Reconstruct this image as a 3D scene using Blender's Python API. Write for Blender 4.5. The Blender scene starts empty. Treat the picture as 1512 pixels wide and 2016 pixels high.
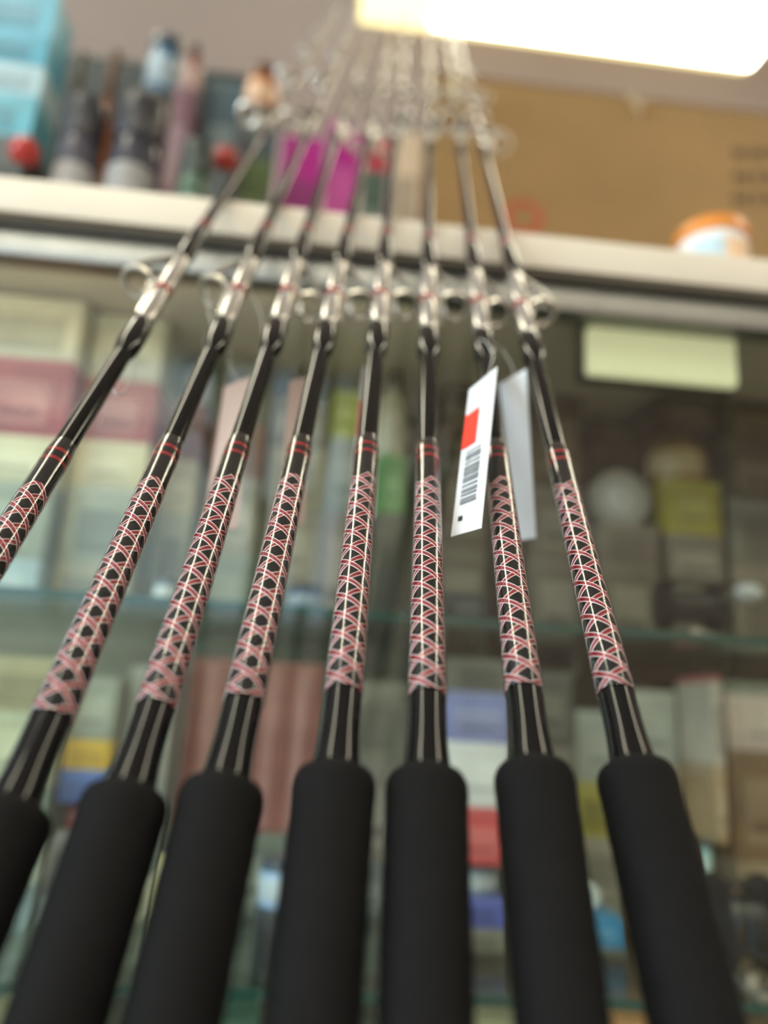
import bpy, bmesh, math, random
from mathutils import Vector, Matrix
random.seed(7)
scene = bpy.context.scene
C = scene.collection

# ------------------------------------------------------------------ camera
F_PX, W_PX, H_PX = 1514.0, 1512.0, 2016.0
CAM_Z = 0.47                                   # camera height above the floor
PITCH, YAW, ROLL = math.radians(15), math.radians(4.75), math.radians(3.25)
FWD = Vector((math.sin(YAW) * math.cos(PITCH), math.cos(YAW) * math.cos(PITCH), math.sin(PITCH)))
R0 = Vector((math.cos(YAW), -math.sin(YAW), 0))
U0 = R0.cross(FWD)
RGT = R0 * math.cos(ROLL) + U0 * math.sin(ROLL)
UPV = U0 * math.cos(ROLL) - R0 * math.sin(ROLL)
ORG = Vector((0, 0, CAM_Z))
cam_data = bpy.data.cameras.new('camera')
cam = bpy.data.objects.new('camera', cam_data)
C.objects.link(cam)
M = Matrix((RGT, UPV, -FWD)).transposed().to_4x4()
M.translation = ORG
cam.matrix_world = M
cam_data.sensor_fit = 'VERTICAL'
cam_data.sensor_height = 36.0
cam_data.sensor_width = 27.0
cam_data.lens = F_PX / H_PX * 36.0
cam_data.clip_start = 0.01
cam_data.dof.use_dof = True
cam_data.dof.focus_distance = 0.372
cam_data.dof.aperture_fstop = 2.3
scene.camera = cam

# ------------------------------------------------------------------ light and exposure
world = bpy.data.worlds.new('world')
scene.world = world
world.use_nodes = True
wn = world.node_tree.nodes
wn['Background'].inputs[0].default_value = (0.62, 0.78, 1.0, 1)
wn['Background'].inputs[1].default_value = 1.2
scene.view_settings.view_transform = 'Standard'
scene.view_settings.look = 'None'
scene.view_settings.gamma = 1.0
scene.view_settings.use_curve_mapping = False
scene.view_settings.exposure = 0.48
scene.cycles.max_bounces = 6                    # enough for this room, keeps the render quick
scene.cycles.diffuse_bounces = 3
scene.cycles.glossy_bounces = 3
scene.cycles.transmission_bounces = 4
scene.cycles.transparent_max_bounces = 16
scene.cycles.caustics_reflective = False
scene.cycles.caustics_refractive = False
scene.cycles.use_adaptive_sampling = True
scene.cycles.adaptive_threshold = 0.05
LAMP_POWER = 12.5                                # emission of the fluorescent diffusers
DAY_POWER = 9.5


def area_light(name, loc, target, sx, sy, power, color):
    d = bpy.data.lights.new(name, 'AREA')
    d.shape = 'RECTANGLE'
    d.size, d.size_y, d.energy, d.color = sx, sy, power, color
    o = bpy.data.objects.new(name, d)
    C.objects.link(o)
    o.location = loc
    o.rotation_euler = (Vector(target) - Vector(loc)).to_track_quat('-Z', 'Y').to_euler()
    return o


# daylight coming in by the shop window behind the camera and the glazed shop front on the left
area_light('shop_window_daylight', (-1.35, -2.79, 1.65), (-1.35, 0, 1.6), 2.9, 1.5, DAY_POWER * 0.6, (0.80, 0.91, 1.0))
area_light('side_window_daylight', (-3.40, -1.15, 1.45), (0, -1.15, 1.4), 2.8, 1.8, DAY_POWER * 11.0, (0.74, 0.88, 1.0))


# ------------------------------------------------------------------ pixel helpers (a pixel is a direction only)
def ray(x, y):
    return RGT * ((x - W_PX / 2) / F_PX) - UPV * ((y - H_PX / 2) / F_PX) + FWD


def at_depth(x, y, z):
    return ORG + ray(x, y) * z


def at_Y(x, y, Y):
    r = ray(x, y)
    return ORG + r * ((Y - ORG.y) / r.y)


def at_plane(x, y, n, c):
    r = ray(x, y)
    return ORG + r * (c / n.dot(r))


# ------------------------------------------------------------------ materials
def lin(c):
    return tuple(((v / 255) / 12.92 if v / 255 <= 0.04045 else ((v / 255 + 0.055) / 1.055) ** 2.4) for v in c) + (1.0,)


_mats = {}


def mat(name, rgb, rough=0.5, metal=0.0, var=0.12, scale=30.0, bump=0.0, spec=0.5, coat=0.0):
    if name in _mats:
        return _mats[name]
    m = bpy.data.materials.new(name)
    m.use_nodes = True
    nt = m.node_tree
    b = nt.nodes['Principled BSDF']
    col = lin(rgb)
    tc = nt.nodes.new('ShaderNodeTexCoord')
    nz = nt.nodes.new('ShaderNodeTexNoise')
    nz.inputs['Scale'].default_value = scale
    nz.inputs['Detail'].default_value = 4
    nt.links.new(tc.outputs['Object'], nz.inputs['Vector'])
    rp = nt.nodes.new('ShaderNodeValToRGB')
    rp.color_ramp.elements[0].position, rp.color_ramp.elements[1].position = 0.3, 0.7
    rp.color_ramp.elements[0].color = tuple(v * (1 - var) for v in col[:3]) + (1,)
    rp.color_ramp.elements[1].color = tuple(min(1, v * (1 + var)) for v in col[:3]) + (1,)
    nt.links.new(nz.outputs['Fac'], rp.inputs['Fac'])
    nt.links.new(rp.outputs['Color'], b.inputs['Base Color'])
    b.inputs['Roughness'].default_value = rough
    b.inputs['Metallic'].default_value = metal
    b.inputs['Specular IOR Level'].default_value = spec
    b.inputs['Coat Weight'].default_value = coat
    b.inputs['Coat Roughness'].default_value = 0.04
    if bump:
        n2 = nt.nodes.new('ShaderNodeTexNoise')
        n2.inputs['Scale'].default_value = scale * 9
        n2.inputs['Detail'].default_value = 3
        nt.links.new(tc.outputs['Object'], n2.inputs['Vector'])
        bp = nt.nodes.new('ShaderNodeBump')
        bp.inputs['Strength'].default_value = bump
        bp.inputs['Distance'].default_value = 0.002
        nt.links.new(n2.outputs['Fac'], bp.inputs['Height'])
        nt.links.new(bp.outputs['Normal'], b.inputs['Normal'])
    _mats[name] = m
    return m


def glass_mat(name, tint, rough=0.01, ior=1.5, gain=1.0):
    m = bpy.data.materials.new(name)
    m.use_nodes = True
    nt = m.node_tree
    nt.nodes.remove(nt.nodes['Principled BSDF'])
    out = nt.nodes['Material Output']
    tr = nt.nodes.new('ShaderNodeBsdfTransparent')
    tr.inputs[0].default_value = tint
    gl = nt.nodes.new('ShaderNodeBsdfGlossy')
    gl.inputs['Roughness'].default_value = rough
    fr = nt.nodes.new('ShaderNodeFresnel')
    ge = nt.nodes.new('ShaderNodeNewGeometry')       # the ray runs straight through, so both faces reflect like air to glass
    ma = nt.nodes.new('ShaderNodeMath')
    ma.operation = 'MULTIPLY_ADD'
    ma.inputs[1].default_value = 1.0 / ior - ior
    ma.inputs[2].default_value = ior
    nt.links.new(ge.outputs['Backfacing'], ma.inputs[0])
    nt.links.new(ma.outputs[0], fr.inputs['IOR'])
    mx = nt.nodes.new('ShaderNodeMixShader')
    nt.links.new(fr.outputs[0], mx.inputs[0])
    nt.links.new(tr.outputs[0], mx.inputs[1])
    nt.links.new(gl.outputs[0], mx.inputs[2])
    nt.links.new(mx.outputs[0], out.inputs[0])
    return m


def emit_mat(name, rgb, strength):
    m = bpy.data.materials.new(name)
    m.use_nodes = True
    nt = m.node_tree
    b = nt.nodes['Principled BSDF']
    b.inputs['Base Color'].default_value = lin(rgb)
    b.inputs['Roughness'].default_value = 0.4
    b.inputs['Emission Color'].default_value = lin(rgb)
    b.inputs['Emission Strength'].default_value = strength
    return m


GLASS = glass_mat('clear_glass', (0.95, 0.98, 0.96, 1))
SHELF_GLASS = glass_mat('shelf_glass', (0.92, 0.97, 0.95, 1))
EPOXY = glass_mat('clear_epoxy', (1, 1, 1, 1), 0.08, 1.62)
CLEAR_PLASTIC = glass_mat('clear_plastic', (0.93, 0.94, 0.94, 1), 0.06)


# ------------------------------------------------------------------ mesh helpers
class MB:
    def __init__(self):
        self.v, self.f, self.m = [], [], []

    def quadstrip(self, rings, closed=True, mi=0):
        base = len(self.v)
        n = len(rings[0])
        for r in rings:
            self.v.extend(tuple(p) for p in r)
        for i in range(len(rings) - 1):
            for j in range(n if closed else n - 1):
                a = base + i * n + j
                b = base + i * n + (j + 1) % n
                self.f.append((a, b, b + n, a + n))
                self.m.append(mi)
        return base, n

    def poly(self, pts, mi=0):
        b = len(self.v)
        self.v.extend(tuple(p) for p in pts)
        self.f.append(tuple(range(b, b + len(pts))))
        self.m.append(mi)

    def box(self, x0, x1, y0, y1, z0, z1, mi=0, bev=0.0):
        if bev <= 0:
            b = len(self.v)
            self.v += [(x0, y0, z0), (x1, y0, z0), (x1, y1, z0), (x0, y1, z0), (x0, y0, z1), (x1, y0, z1), (x1, y1, z1), (x0, y1, z1)]
            for q in ((0, 3, 2, 1), (4, 5, 6, 7), (0, 1, 5, 4), (1, 2, 6, 5), (2, 3, 7, 6), (3, 0, 4, 7)):
                self.f.append(tuple(b + k for k in q))
                self.m.append(mi)
        else:
            bm = bmesh.new()
            bmesh.ops.create_cube(bm, size=1)
            for v in bm.verts:
                v.co = Vector(((x0 + x1) / 2 + v.co.x * (x1 - x0), (y0 + y1) / 2 + v.co.y * (y1 - y0), (z0 + z1) / 2 + v.co.z * (z1 - z0)))
            bmesh.ops.bevel(bm, geom=bm.edges[:], offset=bev, segments=2, affect='EDGES', profile=0.6)
            b = len(self.v)
            bm.verts.index_update()
            self.v += [tuple(v.co) for v in bm.verts]
            for fc in bm.faces:
                self.f.append(tuple(b + v.index for v in fc.verts))
                self.m.append(mi)
            bm.free()

    def lathe(self, prof, seg=24, c=(0, 0), cap=True, mi=0, sx=1, sy=1):
        rings = []
        for r, z in prof:
            rings.append([(c[0] + sx * r * math.cos(2 * math.pi * k / seg), c[1] + sy * r * math.sin(2 * math.pi * k / seg), z) for k in range(seg)])
        b, n = self.quadstrip(rings, True, mi)
        if cap:
            self.f.append(tuple(reversed(range(b, b + n))))
            self.m.append(mi)
            e = b + (len(rings) - 1) * n
            self.f.append(tuple(range(e, e + n)))
            self.m.append(mi)

    def tube(self, pts, r, seg=8, mi=0, flat=None):
        """tube along pts; flat=(w, t, side) makes a flat bar"""
        pts = [Vector(p) for p in pts]
        rings = []
        up = Vector((0, 0, 1))
        prev = None
        for i, p in enumerate(pts):
            t = (pts[min(i + 1, len(pts) - 1)] - pts[max(i - 1, 0)]).normalized()
            if prev is None:
                s = t.cross(up if abs(t.z) < 0.95 else Vector((1, 0, 0))).normalized()
            else:
                s = (prev - t * prev.dot(t)).normalized()
            prev = s
            n = s.cross(t)
            rr = r[i] if isinstance(r, (list, tuple)) else r
            if flat:
                w, th = flat
                rings.append([p + s * w / 2 + n * th / 2, p - s * w / 2 + n * th / 2, p - s * w / 2 - n * th / 2, p + s * w / 2 - n * th / 2])
            else:
                rings.append([p + (s * math.cos(2 * math.pi * k / seg) + n * math.sin(2 * math.pi * k / seg)) * rr for k in range(seg)])
        b, n = self.quadstrip(rings, True, mi)
        self.f.append(tuple(reversed(range(b, b + n))))
        self.m.append(mi)
        e = b + (len(rings) - 1) * n
        self.f.append(tuple(range(e, e + n)))
        self.m.append(mi)

    def torus(self, R, r, center, normal, seg=32, ms=10, mi=0):
        normal = Vector(normal).normalized()
        a = normal.orthogonal().normalized()
        b_ = normal.cross(a)
        center = Vector(center)
        base = len(self.v)
        for i in range(seg):
            t = 2 * math.pi * i / seg
            d = a * math.cos(t) + b_ * math.sin(t)
            for k in range(ms):
                u = 2 * math.pi * k / ms
                self.v.append(tuple(center + d * (R + r * math.cos(u)) + normal * r * math.sin(u)))
        for i in range(seg):
            for k in range(ms):
                a1 = base + i * ms + k
                a2 = base + i * ms + (k + 1) % ms
                b1 = base + ((i + 1) % seg) * ms + k
                b2 = base + ((i + 1) % seg) * ms + (k + 1) % ms
                self.f.append((a1, b1, b2, a2))
                self.m.append(mi)

    def mesh(self, name, mats, smooth=True, angle=40):
        me = bpy.data.meshes.new(name)
        me.from_pydata(self.v, [], self.f)
        for m in (mats if isinstance(mats, (list, tuple)) else [mats]):
            me.materials.append(m)
        me.polygons.foreach_set('material_index', self.m)
        bm = bmesh.new()
        bm.from_mesh(me)
        bmesh.ops.recalc_face_normals(bm, faces=bm.faces[:])
        if smooth:
            lim = math.radians(angle)
            for fc in bm.faces:
                fc.smooth = True
            for e in bm.edges:
                if len(e.link_faces) == 2 and e.calc_face_angle(0) > lim:
                    e.smooth = False
        bm.to_mesh(me)
        bm.free()
        me.update()
        return me

    def build(self, name, mats, parent=None, smooth=True, angle=40):
        return link(name, self.mesh(name, mats, smooth, angle), parent)


def link(name, me, parent=None):
    o = bpy.data.objects.new(name, me)
    C.objects.link(o)
    if parent:
        o.parent = parent
    return o


def tag(o, label=None, cat=None, group=None, kind=None):
    if label:
        o['label'] = label
    if cat:
        o['category'] = cat
    if group:
        o['group'] = group
    if kind:
        o['kind'] = kind
    return o


def thing(name, label, cat, loc=(0, 0, 0), rz=0.0, group=None):
    o = bpy.data.objects.new(name, None)
    o.empty_display_size = 0.02
    C.objects.link(o)
    o.location = loc
    o.rotation_euler = (0, 0, rz)
    return tag(o, label, cat, group)


def box_obj(name, m, parent, x0, x1, y0, y1, z0, z1, bev=0.0):
    b = MB()
    b.box(x0, x1, y0, y1, z0, z1, 0, bev)
    return b.build(name, m, parent)


# ------------------------------------------------------------------ rods: one common leaning plane
D_CAM = (RGT * 62 + UPV * 1218 + FWD * 1514).normalized()
PN = D_CAM.cross(Vector((1, 0, 0))).normalized()
PC = 0.284 * PN.dot(ray(840, 1535))
GRIP_PX = [(-362, 1650), (20, 1600), (250, 1570), (440, 1555), (660, 1530), (840, 1535), (1050, 1520), (1250, 1520)]
FAR_PX = [(505, 282), (602, 270), (663, 270), (727, 270), (778, 290), (845, 275), (905, 275), (947, 275)]
GUIDE_TURN = [                                # turn of each line guide about its rod, clear of the neighbouring rods
    [-103, -82, -66, -53, -42, -34, -27],
    [-118, -94, -76, -60, -48, -39, -31],
    [142, 126, 91, 73, 58, 47, 37],
    [130, 134, 62, 62, 50, 40, 32],
    [128, 62, 72, 57, 46, 37, 29],
    [120, 54, 72, 57, 46, 37, 29],
    [133, 42, 48, 58, 46, 37, 30],
    [122, 98, 78, 62, 50, 40, 32],
]
BUTT = 0.535                                  # grip top measured from the butt end
rods = []
for g, b in zip(GRIP_PX, FAR_PX):
    A = at_plane(*g, PN, PC)
    B = at_plane(*b, PN, PC)
    rods.append((A, (B - A).normalized()))
# height and distance of the counter edge the rods lean on
A5, D5 = rods[5]
CONTACT = A5 + D5 * 0.608
YC = CONTACT.y + 0.0183                        # front face of the counter top
Z_TOP = at_Y(756, 427, YC).z                  # its upper edge
Z_LOW = at_Y(756, 493, YC).z                  # its lower edge

# ------------------------------------------------------------------ room
M_WALL = mat('mauve_plaster', (206, 190, 184), 0.85, var=0.06, scale=3, bump=0.05)
M_CEIL = mat('ceiling_paint', (226, 214, 206), 0.9, var=0.05, scale=2)
M_FLOOR = mat('vinyl_floor', (132, 126, 116), 0.45, var=0.12, scale=6)
M_TRIM = mat('painted_trim', (200, 194, 184), 0.5, var=0.04)
XL, XR, YF, YB, ZC = -3.3, 2.9, -2.7, 2.45, 2.55


def struct(o):
    return tag(o, kind='structure')


struct(box_obj('floor', M_FLOOR, None, XL, XR, YF, YB, -0.05, 0))
struct(box_obj('ceiling', M_CEIL, None, XL, XR, YF, YB, ZC, ZC + 0.05))
struct(box_obj('wall_back', M_WALL, None, XL, XR, YB, YB + 0.08, 0, ZC))
struct(box_obj('wall_right', M_WALL, None, XR, XR + 0.08, YF, YB, 0, ZC))
SY0, SY1, SZ0, SZ1 = -2.6, 0.30, 0.5, 2.4
b = MB()                                      # left wall around the glazed shop front
b.box(XL - 0.08, XL, YF, SY0, 0, ZC)
b.box(XL - 0.08, XL, SY1, YB, 0, ZC)
b.box(XL - 0.08, XL, SY0, SY1, SZ1, ZC)
b.box(XL - 0.08, XL, SY0, SY1, 0, SZ0)
struct(b.build('wall_left', M_WALL))
b = MB()                                      # front wall around the shop window
WX0, WX1, WZ0, WZ1 = -2.85, 0.15, 0.88, 2.42
b.box(XL, WX0, YF - 0.08, YF, 0, ZC)
b.box(WX1, XR, YF - 0.08, YF, 0, ZC)
b.box(WX0, WX1, YF - 0.08, YF, 0, WZ0)
b.box(WX0, WX1, YF - 0.08, YF, WZ1, ZC)
struct(b.build('wall_front', M_WALL))
b = MB()
for x in (WX0, -1.375, WX1 - 0.05):
    b.box(x, x + 0.05, YF - 0.06, YF + 0.01, WZ0, WZ1)
b.box(WX0, WX1, YF - 0.06, YF + 0.01, WZ0, WZ0 + 0.05)
b.box(WX0, WX1, YF - 0.06, YF + 0.01, WZ1 - 0.05, WZ1)
w1 = struct(b.build('window_1', M_TRIM))
for x0, x1 in ((WX0 + 0.05, -1.375), (-1.325, WX1 - 0.05)):
    box_obj('pane', GLASS, w1, x0, x1, YF - 0.035, YF - 0.03, WZ0 + 0.05, WZ1 - 0.05)
b = MB()
for y in (SY0, -1.175, SY1 - 0.05):
    b.box(XL - 0.06, XL + 0.01, y, y + 0.05, SZ0, SZ1)
b.box(XL - 0.06, XL + 0.01, SY0, SY1, SZ0, SZ0 + 0.05)
b.box(XL - 0.06, XL + 0.01, SY0, SY1, SZ1 - 0.05, SZ1)
d1 = struct(b.build('window_2', M_TRIM))
for y0, y1 in ((SY0 + 0.05, -1.175), (-1.125, SY1 - 0.05)):
    box_obj('pane', GLASS, d1, XL - 0.035, XL - 0.03, y0, y1, SZ0 + 0.05, SZ1 - 0.05)
struct(box_obj('baseboard_back', M_TRIM, None, XL, XR, YB - 0.012, YB, 0, 0.09))


# ------------------------------------------------------------------ ceiling lamps
M_HOUSING = mat('lamp_housing', (226, 218, 196), 0.5, var=0.03)
M_DIFF = emit_mat('lamp_diffuser', (255, 247, 222), LAMP_POWER)


M_SIDE = emit_mat('lamp_side_lens', (255, 240, 176), 1.3)


def lens(t, x0, x1, wid, mats, name):
    b = MB()
    rings = []
    for xx, k in ((x0, 0.95), (x0 + 0.012, 1.0), (x1 - 0.012, 1.0), (x1, 0.95)):
        ring = []
        for i in range(13):
            a = math.pi * i / 12
            ring.append((xx, -math.cos(a) * wid / 2 * 0.95 * k, -0.031 - math.sin(a) ** 0.6 * 0.055 * k))
        rings.append(ring)
    b.quadstrip(rings, True)
    for q in range(len(b.m)):
        b.m[q] = 1 if (q % 13) in (0, 1, 2, 9, 10, 11, 12) else 0
    b.poly(rings[0], 1)
    b.poly(list(reversed(rings[-1])), 1)
    b.build(name, mats, t)


def ceiling_lamp(x, y, length, along_x, label, wid=0.30, dim_end=0.0):
    t = thing('ceiling_lamp', label, 'lamp', (x, y, ZC), 0 if along_x else math.pi / 2)
    box_obj('housing', M_HOUSING, t, -length / 2, length / 2, -wid / 2, wid / 2, -0.03, -0.0005, 0.004)
    if dim_end:
        lens(t, -length / 2 + 0.005, -length / 2 + dim_end, wid, [M_SIDE, M_SIDE], 'end_lens')
    lens(t, -length / 2 + 0.005 + dim_end, length / 2 - 0.005, wid, [M_DIFF, M_SIDE], 'diffuser')
    for sx in (-1, 1):
        box_obj('end_cap', M_HOUSING, t, sx * (length / 2) - 0.004, sx * (length / 2) + 0.004, -wid / 2, wid / 2, -0.06, -0.0305)
    return t


# the lamp seen above the cardboard carton
pc = at_depth(1122, 14, 1.0) - ORG
pl = ORG + pc * ((ZC - 0.05 - ORG.z) / pc.z)
ceiling_lamp(pl.x, pl.y, 1.22, True, 'lit ceiling lamp glowing cream above the cardboard carton', 0.30, 0.21)
ceiling_lamp(-0.95, 0.68, 1.85, False, 'long lit ceiling lamp over the shop floor on the shop front side', 0.26)
ceiling_lamp(1.75, 0.68, 1.85, False, 'long lit ceiling lamp over the shop floor away from the shop front', 0.26)
for lx, lwid, lw in ((-1.6, 0.80, 'nearest the shop front'), (0.1, 0.62, 'facing the middle of the display case'), (1.7, 0.30, 'farthest from the shop front')):  # unseen lamps added to light the goods inside the case
    ceiling_lamp(lx, -1.7, 1.22, True, 'added unseen ceiling lamp by the shop window, ' + lw, lwid)

# ------------------------------------------------------------------ glass display case with the counter top
M_CREAM = mat('cream_laminate', (226, 214, 196), 0.45, var=0.04, scale=8)
M_ALU = mat('brushed_aluminium', (150, 150, 146), 0.38, 0.85, var=0.06, scale=40)
M_DARK_METAL_SHADE = mat('dark_metal_and_shade_line', (70, 66, 60), 0.5, 0.3)  # colour of the painted shadow line, also of lamp housing and board feet
M_BASE = mat('case_base', (150, 140, 122), 0.6)
M_DOOR_PALE = mat('pale_sliding_door', (168, 172, 156), 0.6, var=0.1, scale=3)
M_DOOR_BROWN = mat('brown_sliding_door', (92, 76, 54), 0.6, var=0.2, scale=4)
M_EDGE = mat('green_glass_edge', (42, 82, 74), 0.15, var=0.1)
CX0, CX1 = -0.95, 1.25
CY0, CY1 = YC + 0.030, YC + 0.56              # glass front and back of the case
Z1 = at_Y(756, 1205, CY0 + 0.02).z            # upper glass shelf
Z2 = at_Y(756, 1955, CY0 + 0.02).z            # lower glass shelf
ZD = 0.12                                     # deck
case = thing('display_case', 'long glass-fronted display case with cream counter top', 'display case', (0, 0, 0))
box_obj('counter_top', M_CREAM, case, CX0 - 0.02, CX1 + 0.02, YC, YC + 0.95, Z_LOW, Z_TOP, 0.003)
box_obj('added_strip', M_DARK_METAL_SHADE, case, CX0, CX1, YC + 0.010, YC + 0.030, Z_LOW - 0.009, Z_LOW)  # dark strip put in as the shadow line under the counter top
RAIL = Z_LOW - 0.036
box_obj('top_rail', M_ALU, case, CX0, CX1, YC + 0.016, YC + 0.042, RAIL, Z_LOW - 0.009, 0.002)
gx = [CX0 + 0.01, 0.12 + 0.28, CX1 - 0.01]
for x0, x1 in zip(gx[:-1], gx[1:]):
    box_obj('front_pane', GLASS, case, x0 + 0.001, x1 - 0.001, CY0, CY0 + 0.005, ZD, RAIL)
for x in (CX0, CX1 - 0.02):
    box_obj('post', M_ALU, case, x, x + 0.02, CY0 - 0.01, CY0 + 0.015, 0.10, RAIL)
    box_obj('post', M_ALU, case, x, x + 0.02, CY1 - 0.02, CY1, 0.10, Z_LOW)
    box_obj('side_pane', GLASS, case, x + 0.008, x + 0.012, CY0 + 0.02, CY1 - 0.02, ZD, Z_LOW)
for z in (Z1, Z2):
    s = box_obj('glass_shelf', SHELF_GLASS, case, CX0 + 0.02, CX1 - 0.022, CY0 + 0.022, CY1 - 0.04, z - 0.008, z)
    box_obj('polished_edge', M_EDGE, s, CX0 + 0.02, CX1 - 0.022, CY0 + 0.019, CY0 + 0.0219, z - 0.008, z)
    for x in (-0.75, -0.2, 0.36, 0.95):
        box_obj('shelf_bracket', M_ALU, case, x - 0.004, x + 0.004, CY1 - 0.20, CY1 - 0.03, z - 0.024, z - 0.0085)
XS = at_Y(900, 1000, CY1).x
for x0, x1, y, m in ((CX0 + 0.02, XS + 0.02, CY1 - 0.012, M_DOOR_PALE), (XS - 0.02, CX1 - 0.02, CY1 - 0.026, M_DOOR_BROWN)):
    d = box_obj('sliding_door', m, case, x0, x1, y, y + 0.008, ZD, Z_LOW - 0.002)
    box_obj('finger_pull', M_ALU, d, x0 + 0.05, x0 + 0.07, y - 0.003, y, 0.45, 0.55)
b = MB()
b.box(CX0, CX1, CY0 - 0.012, CY1, 0.0, 0.10)
b.box(CX0 - 0.002, CX1 + 0.002, CY0 - 0.016, CY1 + 0.002, 0.10, ZD)
b.build('base_cabinet', M_BASE, case)
box_obj('back_cabinet', M_BASE, case, CX0, CX1, CY1 + 0.004, YC + 0.92, 0.0, Z_LOW)

# strip lamp under the counter top, towards the right
M_STRIP = emit_mat('strip_lamp_diffuser', (240, 236, 188), 0.40)
q0, q1 = at_Y(1158, 640, CY0 + 0.045), at_Y(1448, 655, CY0 + 0.045)
sl = thing('strip_lamp', 'short cream strip lamp under the counter top inside the case', 'lamp', ((q0.x + q1.x) / 2, CY0 + 0.065, Z_LOW))
hw = (q1.x - q0.x) / 2
zt, zb = min(q0.z, Z_LOW - 0.004) - Z_LOW, at_Y(1300, 745, CY0 + 0.045).z - Z_LOW
box_obj('housing', M_DARK_METAL_SHADE, sl, -hw - 0.004, hw + 0.004, -0.006, 0.012, zb, -0.0005, 0.002)
box_obj('diffuser', M_STRIP, sl, -hw, hw, -0.02, -0.0065, zb, zt, 0.004)

# slim lamp added out of sight behind the top rail to brighten the goods
M_FILL_STRIP = emit_mat('added_fill_diffuser', (255, 244, 214), 9.0)
XE = at_Y(900, 1000, CY0 + 0.03).x
fill_strip = thing('strip_lamp', 'added slim fill lamp hidden behind the top rail of the display case', 'lamp', (0, CY0 + 0.022, Z_LOW))
box_obj('added_strip', M_ALU, fill_strip, CX0 + 0.03, XE, -0.007, 0.009, -0.008, -0.0004)
box_obj('diffuser', M_FILL_STRIP, fill_strip, CX0 + 0.032, XE - 0.002, -0.005, 0.0085, -0.014, -0.008, 0.001)


# ------------------------------------------------------------------ fishing rods
M_BLANK = mat('gloss_black_blank', (7, 7, 8), 0.08, var=0.2, scale=60, spec=0.26)
M_SLEEVE = mat('gloss_black_wrap', (7, 7, 8), 0.10, var=0.3, scale=200, spec=0.38)
M_GRIP = mat('black_foam', (11, 10, 11), 0.80, var=0.18, scale=45, bump=0.35, spec=0.18)
M_RED = mat('red_thread', (142, 7, 28), 0.30, 0.15, var=0.25, scale=900, spec=0.6)
M_WHITE = mat('white_thread', (238, 222, 222), 0.28, 0.1, var=0.12, scale=900, spec=0.7)
M_TRIMRED = mat('trim_red_thread', (150, 12, 26), 0.25, 0.1, var=0.25, scale=700, spec=0.6)
M_SILVER = mat('silver_wrap', (196, 192, 188), 0.22, 0.75, var=0.1, scale=300)
M_STEEL = mat('polished_steel', (226, 220, 210), 0.26, 0.75, var=0.05, scale=80)
M_CERAMIC = mat('guide_insert', (120, 112, 104), 0.15, 0.3)
M_RUBBER = mat('black_rubber', (22, 22, 22), 0.7)
M_SEAT = mat('reel_seat_plastic', (16, 16, 17), 0.3)

BL = [(-0.49, 7.5), (0.037, 7.2), (0.18, 6.3), (0.25, 6.0), (0.6, 5.1), (1.0, 4.1), (1.5, 2.8), (2.25, 1.3)]


def blank_r(s):
    for (s0, r0), (s1, r1) in zip(BL[:-1], BL[1:]):
        if s <= s1:
            return (r0 + (r1 - r0) * (s - s0) / (s1 - s0)) / 1000
    return BL[-1][1] / 1000


def wrap_r(s):                                # radius of the butt wrap layer
    return blank_r(s) + 0.0004


def lathe_part(name, prof, m, seg=32):
    b = MB()
    b.lathe([(r, s + BUTT) for r, s in prof], seg)
    return b.mesh(name, m, True, 50)


def mm(*rows):
    return [(r / 1000, s) for s, r in rows]


ME = {}
ME['butt_cap'] = lathe_part('butt_cap', mm((-0.535, 9.5), (-0.531, 11.8), (-0.515, 12.2), (-0.512, 11.5)), M_RUBBER)
ME['rear_grip'] = lathe_part('rear_grip', mm((-0.512, 11.2), (-0.505, 12.0), (-0.40, 11.4), (-0.33, 12.0), (-0.322, 11.5)), M_GRIP)
ME['reel_seat'] = lathe_part('reel_seat', mm((-0.322, 11.5), (-0.318, 12.6), (-0.30, 12.6), (-0.296, 10.5), (-0.25, 10.5), (-0.248, 12.4), (-0.228, 12.4), (-0.226, 11)), M_SEAT)
rows, N = [], 64
for k in range(N + 1):                         # slightly lumpy foam outline
    s = -0.226 + (0.226 - 0.010) * k / N
    rows.append((s, 14.15 + 0.75 * (k / N) ** 2 + 0.09 * math.sin(k * 1.7) + 0.06 * math.sin(k * 3.1)))
rows = [(-0.2262, 12.5)] + rows + [(-0.0065, 15.25), (-0.003, 15.0), (-0.0012, 14.3), (-0.0002, 13.0), (0.0, 11.5), (0.0002, 7.6)]
ME['fore_grip'] = lathe_part('fore_grip', mm(*rows), M_GRIP, 48)
ME['butt_sleeve'] = lathe_part('butt_sleeve', mm((0.0, 9.3), (0.002, 9.25), (0.005, 8.95), (0.009, 8.5), (0.014, 8.1), (0.021, 7.8), (0.036, 7.62), (0.0362, 7.1)), M_SLEEVE, 40)
ME['blank'] = lathe_part('blank', [(blank_r(s), s) for s in [x[0] for x in BL]], M_BLANK, 24)
ME['butt_wrap'] = lathe_part('butt_wrap', [(blank_r(0.0363) + 0.0001, 0.0363)] + [(wrap_r(s), s) for s in (0.0365, 0.09, 0.14, 0.18, 0.196)] + [(wrap_r(0.2) + 0.0001, 0.202), (wrap_r(0.21), 0.2145), (blank_r(0.214) + 0.0002, 0.2175), (blank_r(0.219) - 0.0001, 0.2195)], M_SLEEVE, 40)
ME['clear_coat'] = lathe_part('clear_coat', [(wrap_r(0.037) + 0.0004, 0.0366)] + [(wrap_r(s) + 0.00075, s) for s in (0.038, 0.07, 0.11, 0.15, 0.18, 0.2)] + [(wrap_r(0.21) + 0.0007, 0.2130), (wrap_r(0.216) + 0.0004, 0.2172), (blank_r(0.222) + 0.0001, 0.222)], EPOXY, 48)
b = MB()
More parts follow.
